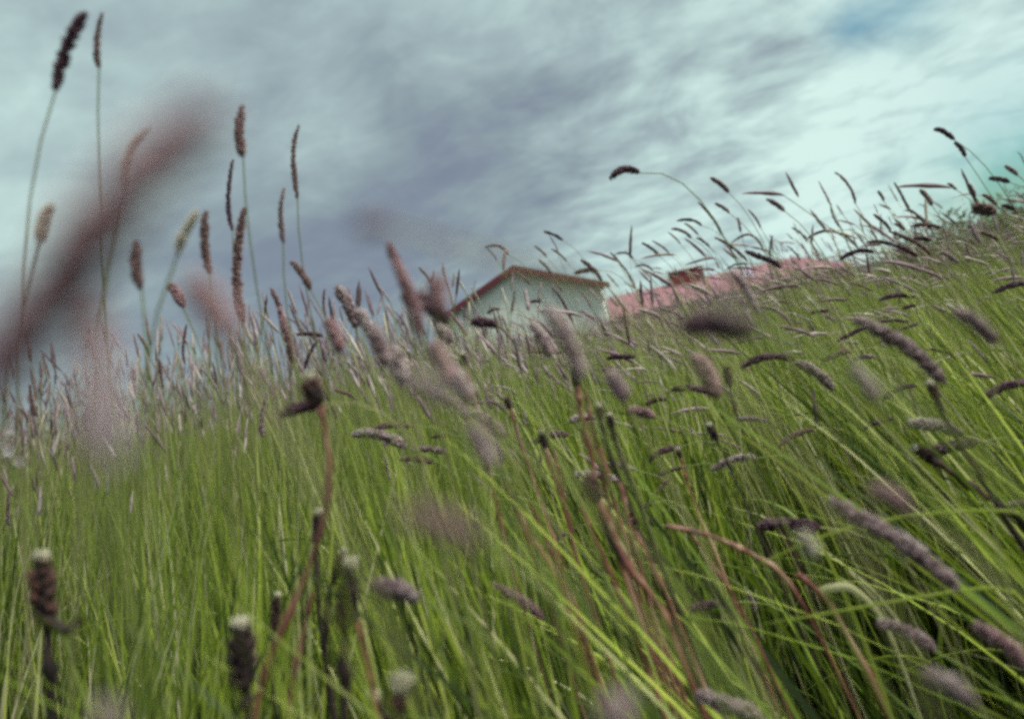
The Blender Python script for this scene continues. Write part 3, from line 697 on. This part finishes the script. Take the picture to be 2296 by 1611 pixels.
FL += [([(x0, y0), (x0 + dx * .35, y0 + dy * .35), (x0 + dx, y0 + dy)], d, w, (0, 0), 0, lab, [], 'redstem') for (x0, y0, dx, dy, d, w, lab) in [
 (1312, 880, 70, 330, .60, .0013, 'thin red stem close beside the straight red brown one, mid meadow'),
 (1345, 1000, 90, 330, .62, .0012, 'thin red stem crossing the dark hollow in mid meadow'),
 (1390, 1080, 60, 260, .58, .0014, 'rusty stem rising behind the forked red brown one'),
 (1240, 1000, 60, 280, .64, .0011, 'thin rusty stem under the round cream topped bud'),
 (1300, 1130, 110, 250, .55, .0014, 'red stem slanting below the pale mauve flat spike'),
 (1425, 1190, 95, 200, .56, .0015, 'short red stem starting under the black and mauve flat spike'),
 (1080, 1000, 75, 300, .66, .0010, 'thin pinkish brown stem left of the red stems, below the grey house'),
 (1190, 1130, 85, 190, .58, .0012, 'thin red stem with a kink above the pink spike at the bottom middle'),
 (1545, 1190, 120, 170, .62, .0010, 'thin brown stem running under the bare orange brown one'),
 (700, 1330, -60, 260, .45, .0013, 'brown stem leaning away behind the broad black bud'),
 (800, 1390, 50, 220, .42, .0014, 'dark brown stem at the right of the broad black bud')]]
for pts, d, w, body, tf, lab, arms, sm in FL:
    if d > .72: d *= .70; w *= .72; body = (body[0] * .75, body[1] * .75); tf *= .75
    flower(pts, d, w, body, tf, lab, sm, arms)

# the small pale blossom at the left edge
def blossom(px, py, d, label):
    c = at(px, py, d); root = np.array([c[0] + .05, c[1] + .02, 0.0]); e = empty('wildflower', root); tag(e, label, 'wildflower')
    mb = MB(); tube(mb, bez(root, root + [0, 0, .3], c - [0, 0, .15], c, 14) - root, .0011, 5, .3); mb.build('stem', 'stem', e)
    for (ox, oz) in ((0, 0), (.008, -.012), (-.006, .010), (.004, .020)):
        for k in range(5):
            a = k * 2 * math.pi / 5 + ox * 90; u = np.array([math.cos(a), -.35, math.sin(a)]); v = np.array([-math.sin(a), 0, math.cos(a)])
            o = c - root + np.array([ox * .6, 0, oz * .6]); t = np.linspace(0, 1, 5)[:, None]
            mb = MB() if (k == 0 and ox == 0) else mb
            ribbon(mb, o + u * .0035 * t, .0014 * np.sin(np.linspace(.4, 2.9, 5)), v, random.random())
    mb.build('petals', 'petal', e)
blossom(20, 1012, .50, 'small pinkish white blossom at the left edge above the green grass')

# lone blades that cross the meadow
def lone(pts, d, w, label, mat='blade', r=.7):
    P = np.array([at(x, y, d) for x, y in pts]); root = P[-1].copy(); root[2] = float(gz(root[0], root[1])); root[0] += .05
    P = np.concatenate([P, [P[-1] * .5 + root * .5, root]])
    q = np.linspace(0, 1, 30); tt = np.linspace(0, 1, len(P)); S = np.stack([np.interp(q, tt, P[:, k]) for k in range(3)], 1)
    for _ in range(4): S[1:-1] = (S[:-2] + 2 * S[1:-1] + S[2:]) / 4
    mb = MB(); ribbon(mb, S - root, w * np.minimum(1, q * 5 + .08), norm(cu), r); o = mb.build('grass_blade', mat, None, (0, 0, 0)); o.location = tuple(float(z) for z in root)
    tag(o, label, 'grass blade', 'lone long blades crossing the meadow')
lone([(1640,1292),(1860,1190),(2060,1150),(2240,1142),(2330,1150)], .55, .0009, 'thread-thin yellow green blade crossing the longest mauve spike')
lone([(1700,1400),(1850,1375),(2100,1330),(2330,1300)], .55, .0009, 'second thread-thin blade lying lower across the longest mauve spike')
lone([(1816,1325),(1860,1318),(1908,1310),(2000,1400)], .6, .0030, 'short pale green blade tip pointing right in the lower right meadow', r=.95)
lone([(2244,820),(2226,900),(2220,1100),(2235,1250)], .42, .0026, 'pale upright blurred blade near the right edge', r=.9)

# ------------------------------------------------------------------ shrubs at the right behind the rim
def shrub(px, d, top, wdt, label, seed):
    g = np.random.default_rng(seed)
    c = at(px, horizon_y(px), d); base = np.array([c[0], c[1], float(gz(c[0], c[1]))]); hT = CAM_H + top - base[2]
    e = empty('shrub', base); tag(e, label, 'shrub', 'shrubs behind the meadow at the right')
    mb = MB()
    tips = []
    for k in range(16):
        a = g.uniform(0, 6.28); q = np.array([math.cos(a) * wdt * g.uniform(.1, .9), math.sin(a) * wdt * g.uniform(.1, .9), hT * g.uniform(.75, 1.0)])
        tube(mb, bez(np.zeros(3), np.array([q[0] * .2, q[1] * .2, hT * .4]), q * [.8, .8, .7], q, 8), np.linspace(.02, .004, 8), 5); tips.append(q)
    mb.build('branches', 'wood', e)
    mb = MB(); n = 5200; tp = np.array(tips)[g.integers(0, 16, n)]
    pos = tp * g.uniform(.45, 1.03, (n, 1)) + g.normal(0, .13 * wdt, (n, 3)); pos[:, 2] = np.abs(pos[:, 2])
    u = norm(g.normal(size=(n, 3))); v = norm(np.cross(u, g.normal(size=(n, 3)))); s = g.uniform(.018, .04, (n, 1))
    V = np.stack([pos - u * s, pos + v * s * .4, pos + u * s, pos - v * s * .4], 1).reshape(-1, 3)
    mb.add(V, None, np.arange(4 * n).reshape(-1, 4), np.repeat(g.uniform(0, 1, n), 4)); mb.build('crown', 'leaf', e)
shrub(2230, 9.0, .22, .9, 'olive green shrub rising behind the meadow rim at the right edge', 1)
shrub(2110, 11.0, .16, .8, 'lower olive shrub left of the one at the right edge', 2)

# ------------------------------------------------------------------ the mass of grass: blades nobody could count
def blades(mb, x, y, h, w, seg, g, lean_sd=5.5, shade_shift=0):
    n = len(x)
    a = np.radians(lean_deg(x, y) + lean_sd * np.clip(g.normal(0, 1, n), -1.7, 1.7) * np.clip(y, .55, 1)); b = np.radians(lean_sd * .9 * np.clip(g.normal(0, 1, n), -1.7, 1.7) * np.clip(y * .8, .25, 1))
    z0 = gz(x, y); t = np.linspace(0, 1, seg + 1)[None]
    droop = (g.uniform(.0, .42, n) * (g.random(n) < np.clip(.34 + .4 * x / y, .12, .5) * np.clip(y * .8, .1, 1)) + .03)[:, None]
    wob = g.normal(0, .015, n)[:, None] * np.sin(t * 5 + g.uniform(0, 6, n)[:, None])
    side = -np.sign(np.tan(a) + g.normal(0, .12, n))[:, None]
    X_ = x[:, None] + (-np.tan(a)[:, None]) * h[:, None] * (t * .75 + .25 * t ** 2) + side * droop * h[:, None] * .45 * t ** 3 + wob
    Y_ = y[:, None] + np.tan(b)[:, None] * h[:, None] * t + droop * h[:, None] * .15 * g.normal(0, 1, n)[:, None] * t ** 3
    Z_ = z0[:, None] + h[:, None] * (t - droop * .55 * t ** 3)
    P = np.stack([X_, Y_, Z_], -1)
    ph = g.uniform(0, math.pi, n)[:, None] + t * g.normal(0, .8, n)[:, None]
    S = np.stack([np.cos(ph), np.sin(ph), np.zeros_like(ph)], -1)
    wd = (w[:, None] * np.minimum(1, (1 - t) * 2.2 + .04) * np.minimum(1, .5 + t * 3))[..., None]
    V = np.stack([P - S * wd, P + S * wd], 2)         # n, seg+1, 2, 3
    i = np.arange(n)[:, None] * (2 * (seg + 1)) + np.arange(seg)[None] * 2
    Fq = np.stack([i, i + 1, i + 3, i + 2], -1).reshape(-1, 4)
    base = np.clip(g.normal(.47, .27, n) + (g.random(n) < .06) * .5 + shade_shift, 0, 1)[:, None] + (t - .5) * .18  # blades slightly darker towards the foot: shade put into the colour
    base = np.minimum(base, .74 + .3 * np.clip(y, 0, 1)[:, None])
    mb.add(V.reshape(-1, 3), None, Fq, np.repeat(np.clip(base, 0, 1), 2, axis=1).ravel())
def wedge(n, d0, d1, g, clump=None):
    """points in the wedge of ground the view covers, with room to spare on both sides"""
    u = g.random(n); d = np.sqrt(d0 * d0 + u * (d1 * d1 - d0 * d0)); s = g.uniform(-.85, 1.0, n)
    x, y = s * d + .05, d
    if clump:
        m = max(1, n // clump); x, y = x[:m], y[:m]
        k = g.integers(0, m, n); sp = .020 + .012 * np.minimum(y[k], 4)
        return x[k] + g.normal(0, 1, n) * sp, y[k] + g.normal(0, 1, n) * sp
    return x, y
g = np.random.default_rng(8)
mb = MB()
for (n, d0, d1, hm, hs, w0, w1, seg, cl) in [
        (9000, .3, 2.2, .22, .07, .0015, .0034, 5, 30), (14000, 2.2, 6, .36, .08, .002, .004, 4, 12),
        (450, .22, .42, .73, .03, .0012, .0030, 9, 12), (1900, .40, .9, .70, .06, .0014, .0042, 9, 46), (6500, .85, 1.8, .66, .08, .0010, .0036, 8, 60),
        (22000, 1.7, 4, .63, .09, .0010, .0028, 6, 40), (32000, 4, 10, .62, .08, .0016, .0034, 5, 16),
        (30000, 10, 34, .61, .08, .004, .009, 4, 8)]:
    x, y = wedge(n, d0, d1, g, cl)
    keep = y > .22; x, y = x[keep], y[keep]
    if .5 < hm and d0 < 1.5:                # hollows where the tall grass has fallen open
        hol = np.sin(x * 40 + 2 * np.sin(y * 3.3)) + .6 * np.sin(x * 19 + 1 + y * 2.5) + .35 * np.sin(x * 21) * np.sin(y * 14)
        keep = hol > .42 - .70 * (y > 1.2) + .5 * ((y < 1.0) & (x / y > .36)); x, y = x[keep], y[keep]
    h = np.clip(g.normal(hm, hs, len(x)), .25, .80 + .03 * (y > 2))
    blades(mb, x, y, h, g.uniform(w0, w1, len(x)), seg, g, shade_shift=-.42 if hm < .5 else 0)  # short undergrowth coloured darker, painting in the shade of the gaps
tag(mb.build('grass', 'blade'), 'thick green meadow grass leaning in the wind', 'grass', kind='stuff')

# ------------------------------------------------------------------ the stalks beyond the 300 nearest, as one mass
sm, hm_ = MB(), MB()
def far_stalks(n, d0, d1, g, rmin, hmean):
    x, y = wedge(n, d0, d1, g, 5 if d0 < 6 else None)
    keep = (y > 1.2) & ~((x / y > .32) & (g.random(len(x)) < .5)); x, y = x[keep], y[keep]; n = len(x)
    h = np.clip(g.normal(hmean, .09, n), .5, 1.06) - .12 * np.clip(1.6 - np.abs(x / y - .13) / .16, 0, 1)
    h = h + .06 * np.clip(.35 - x / y, 0, .6)
    h = h - .05 * np.clip((x / y - .34) / .1, 0, 1)
    h = np.minimum(h, .93 + .03 * np.clip(y - 2, 0, 4)); a = np.radians(lean_deg(x, y) + g.normal(0, 7, n)); b = np.radians(g.normal(0, 7, n))
    z0 = gz(x, y); seg = 6; t = np.linspace(0, 1, seg + 1)[None]
    nod = np.clip(g.normal(.25, .35, n), -.1, 1.0)[:, None] * np.clip(.35 + .9 * x / y, .1, 1)[:, None]
    X_ = x[:, None] - np.tan(a)[:, None] * h[:, None] * (t * .7 + .3 * t * t) - nod * .06 * t ** 4
    Y_ = y[:, None] + np.tan(b)[:, None] * h[:, None] * t; Z_ = z0[:, None] + h[:, None] * t - nod * .02 * t ** 4
    P = np.stack([X_, Y_, Z_], -1); ph = g.uniform(0, 3.14, n)
    rw = np.maximum(.0008, rmin * .28)
    for S in (np.stack([np.cos(ph), np.sin(ph), ph * 0], -1)[:, None],):
        V = np.stack([P - S * rw, P + S * rw], 2)
        i = np.arange(n)[:, None] * (2 * (seg + 1)) + np.arange(seg)[None] * 2
        sm.add(V.reshape(-1, 3), None, np.stack([i, i + 1, i + 3, i + 2], -1).reshape(-1, 4), np.repeat(g.uniform(.2, 1, n), 2 * (seg + 1)))
    # heads: bumpy six-sided spindles
    T = norm(P[:, -1] - P[:, -2] + np.stack([-nod[:, 0] * .22, g.normal(0, .03, n), -nod[:, 0] * .07], -1))
    A = norm(np.cross(T, [.2, .9, .3])); Bn = np.cross(T, A); L = g.uniform(.032, .068, n); rr = np.maximum(rmin, g.uniform(.0018, .0034, n))
    m = 8; s = np.linspace(0, 1, m); pr = np.array([.25, .85, 1, 1, .95, .8, .6, .12]); sag = np.stack([-nod[:, 0] * .4, nod[:, 0] * 0, -nod[:, 0] * .35], -1)
    C = P[:, -1][:, None] + T[:, None] * (L[:, None] * s[None])[..., None] + sag[:, None] * (L[:, None] * s[None] ** 2)[..., None]
    an = np.arange(5) * 2 * math.pi / 5
    ring = np.cos(an)[None, None, :, None] * A[:, None, None] + np.sin(an)[None, None, :, None] * Bn[:, None, None]
    V = C[:, :, None] + ring * (rr[:, None, None] * pr[None, :, None] * g.uniform(.72, 1.3, (n, m, 5)))[..., None]
    i = np.arange(n)[:, None, None] * (m * 5) + np.arange(m - 1)[None, :, None] * 5; j = np.arange(5)[None, None]; k = (j + 1) % 5
    hm_.add(V.reshape(-1, 3), None, np.stack(np.broadcast_arrays(i + j, i + k, i + 5 + k, i + 5 + j), -1).reshape(-1, 4),
            np.clip(np.repeat(g.uniform(.15, .85, n), m * 5) + g.normal(0, .12, n * m * 5), 0, 1))
far_stalks(3000, 1.3, 3.5, g, 0, .80); far_stalks(12000, 3.2, 8, g, .0019, .81); far_stalks(11000, 8, 20, g, .003, .76); far_stalks(6000, 20, 34, g, .005, .70)
MAT['far'] = plant_mat('mixed_spikelets', [(0, (.11, .055, .06)), (.3, (.22, .14, .15)), (.6, (.34, .25, .25)), (.8, (.42, .36, .27)), (1, (.55, .48, .40))], .25, .7, .2)
o = sm.build('grass_stalks', 'stem')
tag(o, 'distant brown and mauve grass stalks along the meadow rim', 'grass stalks', kind='stuff')
# join spikes into the same mass: stems and heads are one object with two materials
o2 = hm_.build('heads', 'far')
import bmesh
bm = bmesh.new(); bm.from_mesh(o.data); n0 = len(bm.faces); bm.from_mesh(o2.data); bm.faces.ensure_lookup_table()
for fc in bm.faces[n0:]: fc.material_index = 1
bm.to_mesh(o.data); bm.free(); o.data.materials.append(MAT['far']); bpy.data.objects.remove(o2)
